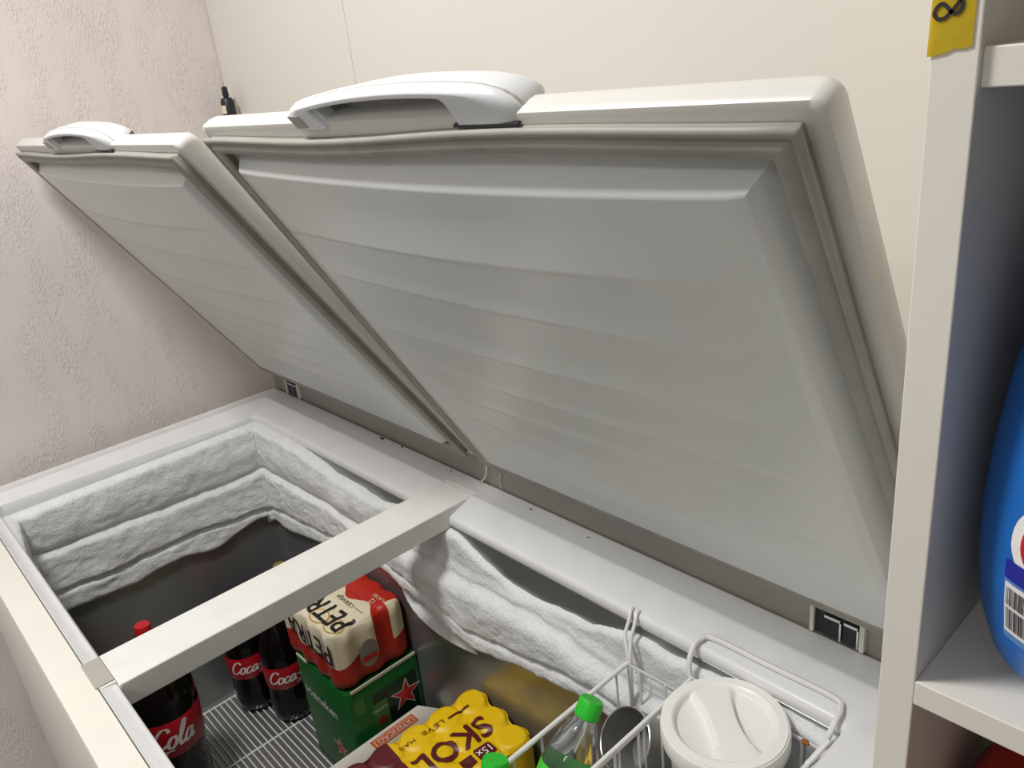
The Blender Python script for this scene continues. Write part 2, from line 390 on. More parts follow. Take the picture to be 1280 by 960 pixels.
# ---- lids
def lid_map(th):
    t = rad(th); e = Vector((0, -math.cos(t), math.sin(t))); n = Vector((0, -math.sin(t), -math.cos(t))); O = Vector((0, -.0209, .0641))
    return lambda x, v, h: O+Vector((x, 0, 0))+e*v+n*h
def make_lid(th, x0, x1, sag):
    f = lid_map(th)
    lp = lambda ins, h, r: [f(x, v, h) for x, v in rect2(x0+ins, x1-ins, -.014+ins, .678-ins, r, 6)]
    bm = nb(); loft(bm, [lp(.045, -.011, .004), lp(.031, -.0108, .004), lp(.029, -.004, .004), lp(.006, -.002, .006), lp(.0015, -.003, .009), lp(0, -.006, .010), lp(0, -.016, .010), lp(.0015, -.023, .012), lp(.006, -.030, .013), lp(.014, -.0345, .014), lp(.03, -.036, .014)], cap1=True)
    lid = obj('lid', bm, M['lidshell'], FR, True, angle=50)
    g0, g1, gv0, gv1 = x0+.0105, x1-.0115, -.002, .6685
    def gl(ins, h):
        out = []
        P = rect2(g0+ins, g1-ins, gv0+ins, gv1-ins, .0015, 1)
        dense = []
        for i in range(len(P)):
            a, b = P[i], P[(i+1) % len(P)]
            m = 24 if math.dist(a, b) > .1 else 1
            for k in range(m): dense.append((a[0]+(b[0]-a[0])*k/m, a[1]+(b[1]-a[1])*k/m))
        for x, v in dense:
            s = max(0, min(1, (v-.5)/.15)); u = (x-g0)/(g1-g0)
            wv = sag*s*(-.0045*math.sin(math.pi*min(1, u*1.6))**2+.003*math.sin(math.pi*max(0, (u-.45)/.55))**2)
            out.append(f(x, v+wv, h))
        return out
    bm = nb(); loft(bm, [gl(.004, -.003), gl(.004, .003), gl(.0005, .0055), gl(0, .0075), gl(.0015, .0095), gl(.0055, .0098), gl(.0075, .0070), gl(.0088, .0070), gl(.011, .0095), gl(.019, .0088), gl(.0215, .0070), gl(.0215, .0045), gl(.018, .002), gl(.018, -.011)])
    obj('gasket', bm, M['gasket'], lid, True, angle=60)
    # raised inner panel with faint pressed ridges
    def panel_pt(a, b):
        # a,b in 0..1 over the plateau
        xa, xb = x0+.046, x1-.056; va, vb = .026, .624
        return xa+(xb-xa)*a, va+(vb-va)*b
    NA, NB = 48, 200; bm = nb(); grid = []
    RV = [.535, .468, .372, .300, .240, .185, .13]
    for j in range(NB+1):
        row = []
        for i in range(NA+1):
            a, b = i/NA, j/NB; x, v = panel_pt(a, b)
            v += -.011*math.sin(math.pi*a)**.8*max(0, (b-.8)/.2) if b > .8 else 0
            h = .0115
            for k, rv in enumerate(RV):
                rr = rv+.010*(a-.1)**2*((-1)**k)-.007*math.sin(a*3.4+.4*k); d = v-rr
                am = .0050*(math.sin(math.pi*min(1, max(0, (a-.02*k)/(.93-.02*k))))**.6)
                am *= 1.0
                if 0 <= d < .055: h += am*(1-d/.055)**1.5
                elif -.005 < d < 0: tt = 1+d/.005; h += am*tt*tt*(3-2*tt)
            row.append(Vector((x, v, h)))
        grid.append(row)
    vg = [[bm.verts.new(f(*p)) for p in r] for r in grid]
    for j in range(NB):
        for i in range(NA): bm.faces.new((vg[j][i], vg[j][i+1], vg[j+1][i+1], vg[j+1][i]))
    # border skirts: rounded edge, slope, flat land under the gasket
    bi = [(0, i) for i in range(NA+1)]+[(j, NA) for j in range(1, NB+1)]+[(NB, i) for i in range(NA-1, -1, -1)]+[(j, 0) for j in range(NB-1, 0, -1)]
    prev = [vg[j][i] for j, i in bi]
    tx0, tx1, tv0, tv1 = x0+.028, x1-.029, .021, .650
    for s, h in ((.04, .0113), (.08, .0106), (.13, .0092), (.21, .0060), (.30, .0020), (.39, -.0024), (.48, -.0066), (.55, -.0088), (.63, -.0099), (.75, -.0103), (1.0, -.0104), (1.20, -.0104)):
        cur = []
        for j, i in bi:
            p = grid[j][i]; q = Vector((tx0+(tx1-tx0)*i/NA, tv0+(tv1-tv0)*j/NB, 0))
            if j == 0: q.y = tv0
            w = p.lerp(q, s); cur.append(bm.verts.new(f(w.x, w.y, min(h, p.z-.0004*s*100))))
        n = len(cur)
        for k in range(n): bm.faces.new((prev[k], prev[(k+1) % n], cur[(k+1) % n], cur[k]))
        prev = cur
    bmesh.ops.recalc_face_normals(bm, faces=bm.faces)
    obj('inner_panel', bm, M['lidpanel'], lid, True, angle=70)
    # handle: arched grip with an opening, plus a capped outer cover
    xc = (x0+x1)/2+.003
    outer = [(-.165, .671), (-.164, .684), (-.150, .692), (-.115, .697), (-.06, .7015), (0, .7035), (.06, .7025), (.115, .6985), (.138, .694), (.152, .687), (.162, .674), (.160, .6705)]
    inner = [(-.100, .6715), (-.110, .686), (-.112, .691), (-.09, .6935), (-.05, .6962), (0, .6974), (.04, .697), (.080, .695), (.088, .691), (.090, .680), (.0905, .6715)]
    def resamp(P, n):
        Ls = [0]
        for a, b in zip(P, P[1:]): Ls.append(Ls[-1]+math.dist(a, b))
        out = []
        for k in range(n):
            s = Ls[-1]*k/(n-1)
            for i in range(len(P)-1):
                if s <= Ls[i+1]+1e-9:
                    t = (s-Ls[i])/(Ls[i+1]-Ls[i]); out.append((P[i][0]+(P[i+1][0]-P[i][0])*t, P[i][1]+(P[i+1][1]-P[i][1])*t)); break
        return out
    N = 40; oc = resamp([tuple(p)[:2] for p in smooth_path([(a, b, 0) for a, b in outer], 6)], N); ic = resamp([tuple(p)[:2] for p in smooth_path([(a, b, 0) for a, b in inner], 6)], N)
    P3 = lambda p, h: f(xc+p[0], p[1], h)
    mid = lambda p, q, t: (p[0]+(q[0]-p[0])*t, p[1]+(q[1]-p[1])*t)
    bm = nb()
    m_ = lambda t, h: [P3(mid(p, q, t), h) for p, q in zip(ic, oc)]
    loft(bm, [m_(0, -.014), m_(0, -.002), m_(.03, .0005), m_(.06, .001), m_(.12, .001), m_(.60, .001), m_(.70, .0008), m_(.85, -.0005), m_(.95, -.003), m_(1, -.006), m_(1, -.0098), m_(.985, -.0104), m_(.7, -.0108), m_(.4, -.012), m_(0, -.014)], closed=False)
    hd = obj('handle', bm, M['handle'], lid, True, angle=55)
    bm = nb()
    grow = lambda p, k: (p[0]*(1+.02*k), p[1]+.010*k)
    top = [p for p in oc]
    def ck(u): u = max(0, min(1, (u+.14)/.16)); return u*u*(3-2*u)
    cv = lambda sx_, k0, k1, h: [P3((p[0]*sx_, .668+(p[1]-.668)*(k0+(k1-k0)*ck(p[0]))), h) for p in top]
    loft(bm, [[P3((p[0]*.97, .662+(p[1]-.668)*.3), -.034) for p in ic], m_(0, -.018), m_(.4, -.0135), m_(.96, -.0114), m_(1, -.0112), cv(1.003, 1.02, 1.02, -.0122), cv(1.0, .96, .99, -.017), cv(.995, .80, .93, -.024), cv(.985, .55, .84, -.031), cv(.965, .35, .70, -.036), cv(.94, .2, .5, -.040), cv(.92, .1, .2, -.0425), cv(.9, -.4, -.4, -.043)], closed=False)
    obj('handle_cover', bm, M['handle'], lid, True, angle=60)
    bm = nb(); box(bm, 0, 1, 0, 1, 0, 1)
    for v in bm.verts: v.co = f(xc-.150+.020*v.co.x-.004*v.co.y, .674+.013*v.co.y, -.004+.006*v.co.z)
    o = obj('handle_latch', bm, M['hinge_grey'], lid); o['label'] = 'grey square latch recess of the handle'
    bm = nb(); box(bm, 0, 1, 0, 1, 0, 1)
    for v in bm.verts: v.co = f(xc-.108+.012*v.co.x-.010*v.co.y, .671+.021*v.co.y, -.016+.012*v.co.z)
    obj('handle_rib', bm, M['handle'], lid)
    bm = nb(); box(bm, 0, 1, 0, 1, 0, 1)
    for v in bm.verts: v.co = f(xc+.086+.072*v.co.x, .6695+.0018*v.co.y, -.006+.0075*v.co.z)
    obj('handle_gap', bm, M['dark'], lid)
    bm = nb(); loft(bm, [[P3((p[0]*1.002, p[1]-.0001), -.0098) for p in oc], [P3((p[0]*1.002, p[1]+.0001), -.0118) for p in oc]], closed=False); obj('handle_seam', bm, M['bargrey'], lid)
    return lid
make_lid(56.5918, .002, .803, .8)
make_lid(59.1326, .821, 1.592, 1.0)
bm = nb(); tube(bm, smooth_path([(.809, -.002, .048), (.812, -.006, .03), (.806, -.006, .015), (.796, -.008, .004)], 5), .0014, 6)
obj('tie_string', bm, M['string'], FR, True)
bm = nb(); tube(bm, smooth_path([(.845, -.001, .034), (.841, -.003, .02), (.843, -.003, .004)], 4), .0008, 6)
obj('tie_string', bm, M['string'], FR, True)
# dirt specks on the rear rim
bm = nb()
for x, y, s in ((.487, -.010, .0045), (.555, -.008, .0025), (.715, -.012, .002), (.93, -.016, .0022), (1.06, -.02, .0016)):
    bmesh.ops.create_icosphere(bm, subdivisions=1, radius=s, matrix=Matrix.Translation((x, y, .001)) @ Matrix.Diagonal((1.6, .7, .5, 1)))
o = obj('dirt_speck', bm, M['dirt'], FR, True); o['kind'] = 'stuff'

# ------------------------------------------------------------------ things in the freezer
# wire rack on the floor
RK = thing('wire_rack', 'flat white wire rack lying on the freezer floor under the cola bottles', 'rack', (.3, -.36, -.649))
o = None
for k in range(36):
    y = -.575+.0127*k
    bm = nb(); tube(bm, [(.146, y, -.6455), (.60, y, -.6455)], .0017, 6)
    obj('wire', bm, M['wire'], RK, True)
for x in (.148, .345, .55):
    bm = nb(); tube(bm, [(x, -.595, -.6475), (x, -.12, -.6475)], .0024, 6); obj('frame_wire', bm, M['wire'], RK, True)
RT = -.6436

def cola_profile(s): return [(r*s, z*s) for r, z in ((.030, 0), (.046, .001), (.0525, .010), (.0540, .03), (.0540, .080), (.0525, .092), (.0527, .098), (.0533, .11), (.0535, .19), (.0527, .205), (.050, .222), (.043, .247), (.031, .272), (.021, .288), (.0145, .298), (.0135, .306), (.0135, .312))]
COLA = {  # pen strokes of the script lettering, unit height about 1
    'C': [[(.62, .78), (.50, .98), (.28, .95), (.08, .60), (.02, .25), (.14, .0), (.36, .02), (.58, .22)]],
    'o': [[(.30, .48), (.16, .50), (.04, .28), (.08, .04), (.22, .0), (.36, .18), (.36, .40), (.26, .50), (.40, .44)]],
    'c': [[(.34, .42), (.24, .50), (.08, .38), (.03, .14), (.14, .0), (.30, .08), (.40, .22)]],
    'a': [[(.34, .44), (.20, .50), (.06, .34), (.04, .08), (.14, .0), (.26, .12), (.36, .46)], [(.36, .50), (.34, .20), (.38, .02), (.50, .14)]],
    'l': [[(.04, .2), (.20, .70), (.26, 1.0), (.18, 1.05), (.10, .70), (.08, .2), (.16, 0), (.30, .14)]],
    '-': [[(.02, .28), (.26, .32)]],
}
def cola_script(bm, word, h, f):
    adv = {'C': .60, 'o': .44, 'c': .42, 'a': .50, 'l': .30, '-': .30}
    tot = sum(adv[c] for c in word); u = -tot/2
    for ch in word:
        for st in COLA[ch]:
            pts = [((u+x+.22*(y-.4))*h, (y-.45)*h) for x, y in st]
            ribbon2(bm, pts, .115*h, f, lambda t, d: .55+.75*abs(d.y))
        u += adv[ch]
def cola_bottle(name, label, cat, loc, s, face, grp=None, capm='red', liq='cola', lab='colabel', word='Coca-Cola', zr=(.100, .156), th=.036):
    T = thing(name, label, cat, loc, grp)
    bm = nb(); lathe(bm, cola_profile(s), 40); obj('bottle_body', bm, M[liq], T, True, True, angle=60)
    bm = nb(); lathe(bm, [(.0134*s, .292*s), (.0170*s, .2925*s), (.0172*s, .295*s), (.0135*s, .296*s)], 24); obj('neck_ring', bm, M[capm], T, True, True)
    bm = nb(); lathe(bm, [(.0148, .303*s), (.0152, .305*s), (.0150, .323*s), (.0136, .327*s)], 28); obj('cap', bm, M[capm], T, True, True)
    if lab:
        bm = nb(); lathe(bm, [(.0537*s, zr[0]*s), (.0542*s, (zr[0]+.001)*s), (.0542*s, (zr[1]-.001)*s), (.0537*s, zr[1]*s)], 48, cap0=False, cap1=False)
        lb = obj('label', bm, M[lab], T, True, True)
        R = .0545*s; zm = (zr[0]+zr[1])/2
        f = lambda u, v: (R*math.cos(face+u/R), R*math.sin(face+u/R), (zm+.003)*s+v)
        bm = nb(); cola_script(bm, word, th*s, f)
        patch(bm, lambda u, v: f(u, v-.021*s), -.004*s, .036*s, -.0012*s, .0008*s, 14, 1); patch(bm, lambda u, v: f(u, v-.025*s), -.008*s, .026*s, -.0012*s, .0006*s, 14, 1)
        obj('lettering', bm, M['white'], lb, False, True)
    return T
fa = math.atan2(-.24, 1.42)
B0 = cola_bottle('cola_bottle', 'large dark cola bottle nearest the front wall, partly under the bar', 'bottle', (.353, -.540, RT+.003), 1.28, fa-.62, None, zr=(.124, .186), th=.036)
B0.rotation_euler = (-.075, 0, 0)
grp = 'cola bottles at the rear'
B1 = cola_bottle('cola_bottle', 'dark cola bottle close against the green carton', 'bottle', (.304, -.254, RT), .88, fa+.35, grp, zr=(.110, .174))
B2 = dup(B1, (.206, -.297, RT), 'dark cola bottle farther from the green carton, half behind another', grp)
cola_bottle('soda_bottle', 'bottle with olive gold cap just showing over the centre bar', 'bottle', (.222, -.180, RT), .97, fa, None, 'gold', 'amber', None)

# green carton with a red star
HX0, HX1, HY0, HY1, HZ1 = .448, .645, -.277, -.112, -.386
HB = thing('beer_carton', 'green beer carton with red star standing behind the white carton', 'carton', ((HX0+HX1)/2, (HY0+HY1)/2, RT))
bm = nb(); loft(bm, [rl(HX0, HX1, HY0, HY1, .006, RT, 3), rl(HX0, HX1, HY0, HY1, .006, HZ1-.004, 3), rl(HX0+.002, HX1-.002, HY0+.002, HY1-.002, .005, HZ1, 3), rl(HX0+.02, HX1-.02, HY0+.02, HY1-.02, .004, HZ1-.004, 3)], cap0=True, cap1=True)
hb = obj('carton_body', bm, M['hgreen'], HB, True)
bm = nb(); box(bm, HX1-.0012, HX1+.0012, HY0+.012, HY1-.004, HZ1-.002, HZ1+.004)
obj('torn_edge', bm, M['board'], HB)
bm = nb(); box(bm, HX0+.01, HX0+.05, HY0-.0012, HY0+.0012, HZ1-.002, HZ1+.003)
obj('torn_edge', bm, M['board'], HB)
fx = lambda yc, zc, off=.0006: (lambda u, v: (HX1+off, yc+u, zc+v))
fy = lambda xc, zc, off=.0006: (lambda u, v: (xc+u, HY0-off, zc+v))
bm = nb(); patch(bm, fx((HY0+HY1)/2+.02, -.48, .0004), -.050, .052, -.10, .062, 1, 1); obj('dark_panel', bm, M['hdark'], hb)
bm = nb(); poly(bm, star(5, .038, .0148, .12), fx(-.152, -.462, .0008)); obj('star_outline', bm, M['white'], hb)
bm = nb(); poly(bm, star(5, .0325, .0125, .12), fx(-.152, -.462, .0012)); obj('red_star', bm, M['red'], hb)
bm = nb(); patch(bm, fx(-.212, -.478), -.018, .018, -.036, .036, 1, 1); obj('oval_print', bm, M['hlight'], hb)
bm = nb(); text_into(bm, 'Heineken', .0085, fx(-.212, -.458, .001)); obj('oval_lettering', bm, M['white'], hb)
bm = nb(); poly(bm, star(5, .014, .0056, .1), fx(-.211, -.486, .001)); obj('small_star', bm, M['red'], hb)
bm = nb(); patch(bm, fx(-.253, -.425), -.011, .011, -.018, .018, 1, 1); obj('info_panel', bm, M['hlight'], hb)
bm = nb(); text_into(bm, 'Heineken', .032, fy(.528, -.467, .0008), bold=.0003); obj('lettering', bm, M['white'], hb)
bm = nb(); poly(bm, star(5, .028, .011), fy(.572, -.56, .0008)); obj('star_outline', bm, M['white'], hb)
bm = nb(); poly(bm, star(5, .023, .009), fy(.572, -.56, .0012)); obj('red_star', bm, M['red'], hb)

# shrink wrapped packs of cans ------------------------------------------------
def film_pack(nx, ny, pitch, h, sag, scal=.0055, cr=None):
    """film stretched over nx x ny upright cans; returns mesh and the height function"""
    r = pitch/2; hx, hy = nx*r, ny*r; cr = cr or r*.95
    cans = [((i-(nx-1)/2)*pitch, (j-(ny-1)/2)*pitch) for i in range(nx) for j in range(ny)]
    def H(x, y):
        d = min(math.hypot(x-a, y-b) for a, b in cans)/r
        t = max(0, min(1, (1.18-d)/.42)); t = t*t*(3-2*t)
        ex = max(0, abs(x)-(hx-.012))/.012; ey = max(0, abs(y)-(hy-.012))/.012
        bd = max(0, min(1, 1-min(hx-abs(x), hy-abs(y))/(pitch*.62)))      # taut in the middle, deep round the edge
        return h-sag*(.26+.74*bd*bd)*(1-t)-.004*min(1, ex*ex+ey*ey)
    def outl(a, b):
        x, y = a*hx, b*hy                       # round the corners of the square parameter grid
        cx, cy = hx-cr, hy-cr
        if abs(x) > cx and abs(y) > cy:
            dx, dy = (abs(x)-cx)/cr, (abs(y)-cy)/cr; m = max(dx, dy); l = math.hypot(dx, dy)
            if l > 1e-6: k = m/l; dx *= k; dy *= k
            x = math.copysign(cx+dx*cr, x); y = math.copysign(cy+dy*cr, y)
        e = max(abs(a), abs(b)); e = max(0, (e-.6)/.4)
        if abs(a) >= abs(b): x -= math.copysign(scal*e*(.5+.5*math.cos(2*math.pi*(y/pitch+ny/2))), x)*(1-abs(b)**6)
        else: y -= math.copysign(scal*e*(.5+.5*math.cos(2*math.pi*(x/pitch+nx/2))), y)*(1-abs(a)**6)
        return x, y
    bm = nb(); NX, NY = nx*22, ny*22
    g = [[None]*(NX+1) for _ in range(NY+1)]
    for j in range(NY+1):
        for i in range(NX+1):
            x, y = outl(-1+2*i/NX, -1+2*j/NY); g[j][i] = bm.verts.new((x, y, H(x, y)))
    for j in range(NY):
        for i in range(NX): bm.faces.new((g[j][i], g[j][i+1], g[j+1][i+1], g[j+1][i]))
    ring = [g[0][i] for i in range(NX)]+[g[j][NX] for j in range(NY)]+[g[NY][i] for i in range(NX, 0, -1)]+[g[j][0] for j in range(NY, 0, -1)]
    prev = ring
    for zf, gr in ((h-.009, 1.012), (h*.8, 1.02), (h*.5, 1.02), (h*.15, 1.02), (.004, 1.0), (0, .95)):
        cur = [bm.verts.new((v.co.x*gr, v.co.y*gr, zf)) for v in ring]; n = len(cur)
        for k in range(n): bm.faces.new((prev[k], prev[(k+1) % n], cur[(k+1) % n], cur[k]))
        prev = cur
    bm.faces.new(prev); bmesh.ops.recalc_face_normals(bm, faces=bm.faces)
    return bm, H, hx, hy
# cream and red pack on the green carton
PP = thing('beer_can_pack', 'cream and red film pack of beer cans lying on the green carton', 'beer pack', (.530, -.196, HZ1+.004))
bm, H, hx, hy = film_pack(4, 3, .054, .128, .007)
fm = obj('film', bm, M['petra'], PP, True, True, angle=80)
# print on the top reads towards -X (upside down for the camera)
def ptop(xc, yc, off=.0012): return lambda u, v: (xc-u, yc-v, H(xc-u, yc-v)+off)
for xc, yc, a, b in ((.080, -.056, .024, .019), (.030, -.058, .024, .018)):
    ell = [(a*math.cos(2*math.pi*k/28), b*math.sin(2*math.pi*k/28)) for k in range(28)]
    bm = nb()
    f = ptop(xc, yc, .0008); ring = [bm.verts.new(f(u, v)) for u, v in ell]; ring2 = [bm.verts.new(f(u*.9, v*.86)) for u, v in ell]
    for k in range(28): bm.faces.new((ring[k], ring[(k+1) % 28], ring2[(k+1) % 28], ring2[k]))
    obj('gold_oval', bm, M['goldp'], fm, False, True)
    bm = nb(); f = ptop(xc, yc, .0006); c = bm.verts.new(f(0, 0)); R1 = [[bm.verts.new(f(u*k, v*k)) for u, v in ell] for k in (.3, .6, .9)]
    for k in range(28):
        j = (k+1) % 28; bm.faces.new((c, R1[0][k], R1[0][j])); bm.faces.new((R1[0][k], R1[1][k], R1[1][j], R1[0][j])); bm.faces.new((R1[1][k], R1[2][k], R1[2][j], R1[1][j]))
    obj('oval_field', bm, M['creamp'], fm, False, True)
bm = nb(); text_into(bm, 'PETRA', .066, ptop(.022, -.040, .0016), 4, .84, bold=.0008); obj('lettering', bm, M['black'], fm, False, True)
bm = nb(); text_into(bm, 'CERVEJA', .013, ptop(.03, .000), 1, 1.2); patch(bm, ptop(.078, .000), -.014, .014, -.0006, .0006, 6, 1); obj('small_lettering', bm, M['black'], fm, False, True)
bm = nb(); text_into(bm, '12', .016, ptop(.074, .034), 1); text_into(bm, 'LATAS', .012, ptop(.074, .048), 1); obj('red_field_lettering', bm, M['creamp'], fm, False, True)
def pfront(xc, zc): return lambda u, v: (xc-u, -hy*1.022-.0006, zc-v)
bm = nb(); text_into(bm, 'PETRA', .066, pfront(.015, .086), 2, .9, bold=.0006); obj('side_lettering', bm, M['black'], fm, False, True)
# open gap in the film at the end, showing a grey can
bm = nb(); f = lambda u, v: (hx*1.02+.0008, -.012+u, .055+v)
el = [(.021*math.cos(2*math.pi*k/24), .030*math.sin(2*math.pi*k/24)) for k in range(24)]
poly(bm, el, f); gp = obj('film_opening', bm, M['steel'], fm, False, True); gp['label'] = 'oval gap in the film with a grey can behind'
bm = nb(); patch(bm, lambda u, v: (hx*1.02+.0016, -.012+u, .046+v), -.016, .016, -.006, .006, 2, 1); obj('can_band', bm, M['red'], fm, False, True)

# white carton under the yellow pack
WZ = -.487
WC = thing('white_carton', 'white carton with an orange printed strip beneath the yellow can pack', 'carton', (.83, -.30, RT))
bm = nb()
P = [(.666, -.392), (.688, -.418), (1.02, -.418), (1.02, -.119), (.704, -.119), (.665, -.142)]
loft(bm, [[(x, y, RT) for x, y in P], [(x, y, WZ) for x, y in P]], True, True, True)
bmesh.ops.bevel(bm, geom=list(bm.edges), offset=.002, segments=2, affect='EDGES')
wc = obj('carton_body', bm, M['boxw'], WC)
fo = lambda u, v: (.688-v, -.214-u, WZ+.0006)
bm = nb(); patch(bm, fo, -.049, .049, -.0125, .0125, 1, 1); oo = obj('orange_strip', bm, M['orange'], wc)
bm = nb(); patch(bm, lambda u, v: (.688-v, -.214-u, WZ+.0009), -.044, .044, -.0085, .0085, 1, 1); obj('strip_border', bm, M['creamp'], wc)
bm = nb(); patch(bm, lambda u, v: (.688-v, -.214-u, WZ+.0012), -.042, .042, -.0070, .0070, 1, 1); obj('strip_field', bm, M['orange'], wc)
bm = nb(); text_into(bm, 'ATENÇÃO', .0145, lambda u, v: (.688+v, -.214-u, WZ+.0016), 0, 1.1); obj('strip_lettering', bm, M['white'], wc)
bm = nb(); poly(bm, [(-.012, -.006), (.012, -.006), (0, .012)], lambda u, v: (.714+v, -.262+u, WZ+.0006)); obj('triangle_print', bm, M['black'], wc)

# yellow pack of fifteen cans
SP = thing('beer_can_pack', 'yellow and maroon film pack of fifteen cans on the white carton', 'beer pack', (.908, -.262, WZ+.0015))
SP.rotation_euler = (0, 0, rad(-4))
bm, H2, sx, sy = film_pack(3, 5, .058, .134, .018, .010)
sf = obj('film', bm, M['skol'], SP, True, True, angle=80)
def stop(xc, yc, off=.0012): return lambda u, v: (xc+v, yc-u, H2(xc+v, yc-u)+off)
bm = nb(); text_into(bm, 'SKOL', .060, stop(.004, .034, .0018), 4, .98, bold=.0016)
obj('lettering', bm, M['brown'], sf, False, True)
bm = nb(); text_into(bm, 'LEVE', .013, stop(-.050, .030, .0016), 3, 1.7); patch(bm, stop(-.048, .082), -.022, .022, -.0022, .0022, 8, 1); text_into(bm, 'MAIS', .010, stop(-.050, -.022, .0016), 3, 1.5)
obj('edge_lettering', bm, M['brown'], sf, False, True)
def badge(bm, f, w, h, r):
    P = rect2(-w, w, -h, h, r, 4); c = bm.verts.new(f(0, 0)); prev = None
    for k in (.25, .5, .75, 1):
        cur = [bm.verts.new(f(u*k, v*k)) for u, v in P]; n = len(cur)
        for i in range(n):
            if prev is None: bm.faces.new((c, cur[i], cur[(i+1) % n]))
            else: bm.faces.new((prev[i], cur[i], cur[(i+1) % n], prev[(i+1) % n]))
        prev = cur
bm = nb(); badge(bm, stop(.053, .064, .0022), .0165, .013, .004)
badge(bm, stop(.053, .030, .0022), .012, .010, .002)
obj('count_badge', bm, M['brown'], sf, False, True)
bm = nb(); text_into(bm, '15x', .020, stop(.053, .064, .0034), 3); obj('count_lettering', bm, M['white'], sf, False, True)
bm = nb(); text_into(bm, 'PURO', .014, stop(.014, -.075), 1, 1.2); text_into(bm, 'CERVEJA', .010, stop(-.012, -.080), 1, 1.0); obj('maroon_field_lettering', bm, M['creamp'], sf, False, True)
bm = nb(); text_into(bm, 'MALTE', .015, stop(.034, -.077), 1, 1.2); obj('gold_lettering', bm, M['yellow'], sf, False, True)
bm = nb(); text_into(bm, '15x', .022, lambda u, v: (sx*1.02+.001, .055+u, .088+v), 1); obj('side_lettering', bm, M['brown'], sf, False, True)

# ---- wire baskets hung on the rear rim
def wire(nm, pts, r, par, m='wire'):
    bm = nb(); tube(bm, pts, r, 8); return obj(nm, bm, M[m], par, True)
def basket(name, label, x0, x1, y0, y1, zt, zb, ny, nx, loc):
    T = thing(name, label, 'basket', loc)
    bm = nb(); tube(bm, [(x0, y0, zt), (x0, y1, zt), (x1, y1, zt), (x1, y0, zt)], .0034, 10, True); obj('top_rim', bm, M['wire'], T, True)
    bm = nb(); tube(bm, [(x0, y0, zb), (x0, y1, zb), (x1, y1, zb), (x1, y0, zb)], .0026, 8, True); obj('bottom_rim', bm, M['wire'], T, True)
    for k in range(ny):
        y = y0+(y1-y0)*(k+.5)/ny
        wire('cross_wire', [(x0, y, zt), (x0, y, zb), (x1, y, zb), (x1, y, zt)], .0017, T)
    for k in range(nx):
        x = x0+(x1-x0)*(k+.5)/nx
        wire('long_wire', [(x, y0, zt), (x, y0, zb), (x, y1, zb), (x, y1, zt)], .0017, T)
    return T
BB = basket('wire_basket', 'white wire basket holding the tub, with a hook loop on the rear rim', 1.320, 1.486, -.50, -.122, -.046, -.20, 9, 4, (1.40, -.30, -.20))
wire('hook_loop', smooth_path([(1.318, -.122, -.048), (1.313, -.118, -.030), (1.311, -.106, -.012), (1.313, -.092, -.0075), (1.326, -.083, -.0065), (1.40, -.082, -.0062), (1.478, -.081, -.0060), (1.492, -.090, -.0075), (1.494, -.106, -.012), (1.492, -.118, -.030), (1.488, -.122, -.048)], 5), .0034, BB)
bm = nb(); bmesh.ops.create_icosphere(bm, subdivisions=2, radius=.0036, matrix=Matrix.Translation((1.470, -.123, -.045)) @ Matrix.Diagonal((1.5, 1, .9, 1)))
o = obj('rusty_joint', bm, M['rust'], BB, True); o['label'] = 'rusty weld on the rear wire'
wire('side_hook', smooth_path([(1.486, -.150, -.044), (1.492, -.138, -.034), (1.496, -.122, -.026)], 4), .003, BB)
BA = basket('wire_basket', 'white wire basket holding green capped bottles and the steel mug', 1.224, 1.306, -.50, -.132, -.070, -.275, 8, 2, (1.25, -.30, -.275))
for dx in (0, .010):
    wire('hook_wire', smooth_path([(1.232+dx*.3, -.138, -.17), (1.228+dx*.3, -.134, -.10), (1.224+dx*.4, -.130, -.060), (1.212+dx, -.120, -.040), (1.210+dx, -.108, -.022), (1.207+dx, -.100, -.0135), (1.206+dx, -.093, -.0125)], 5), .0024, BA)

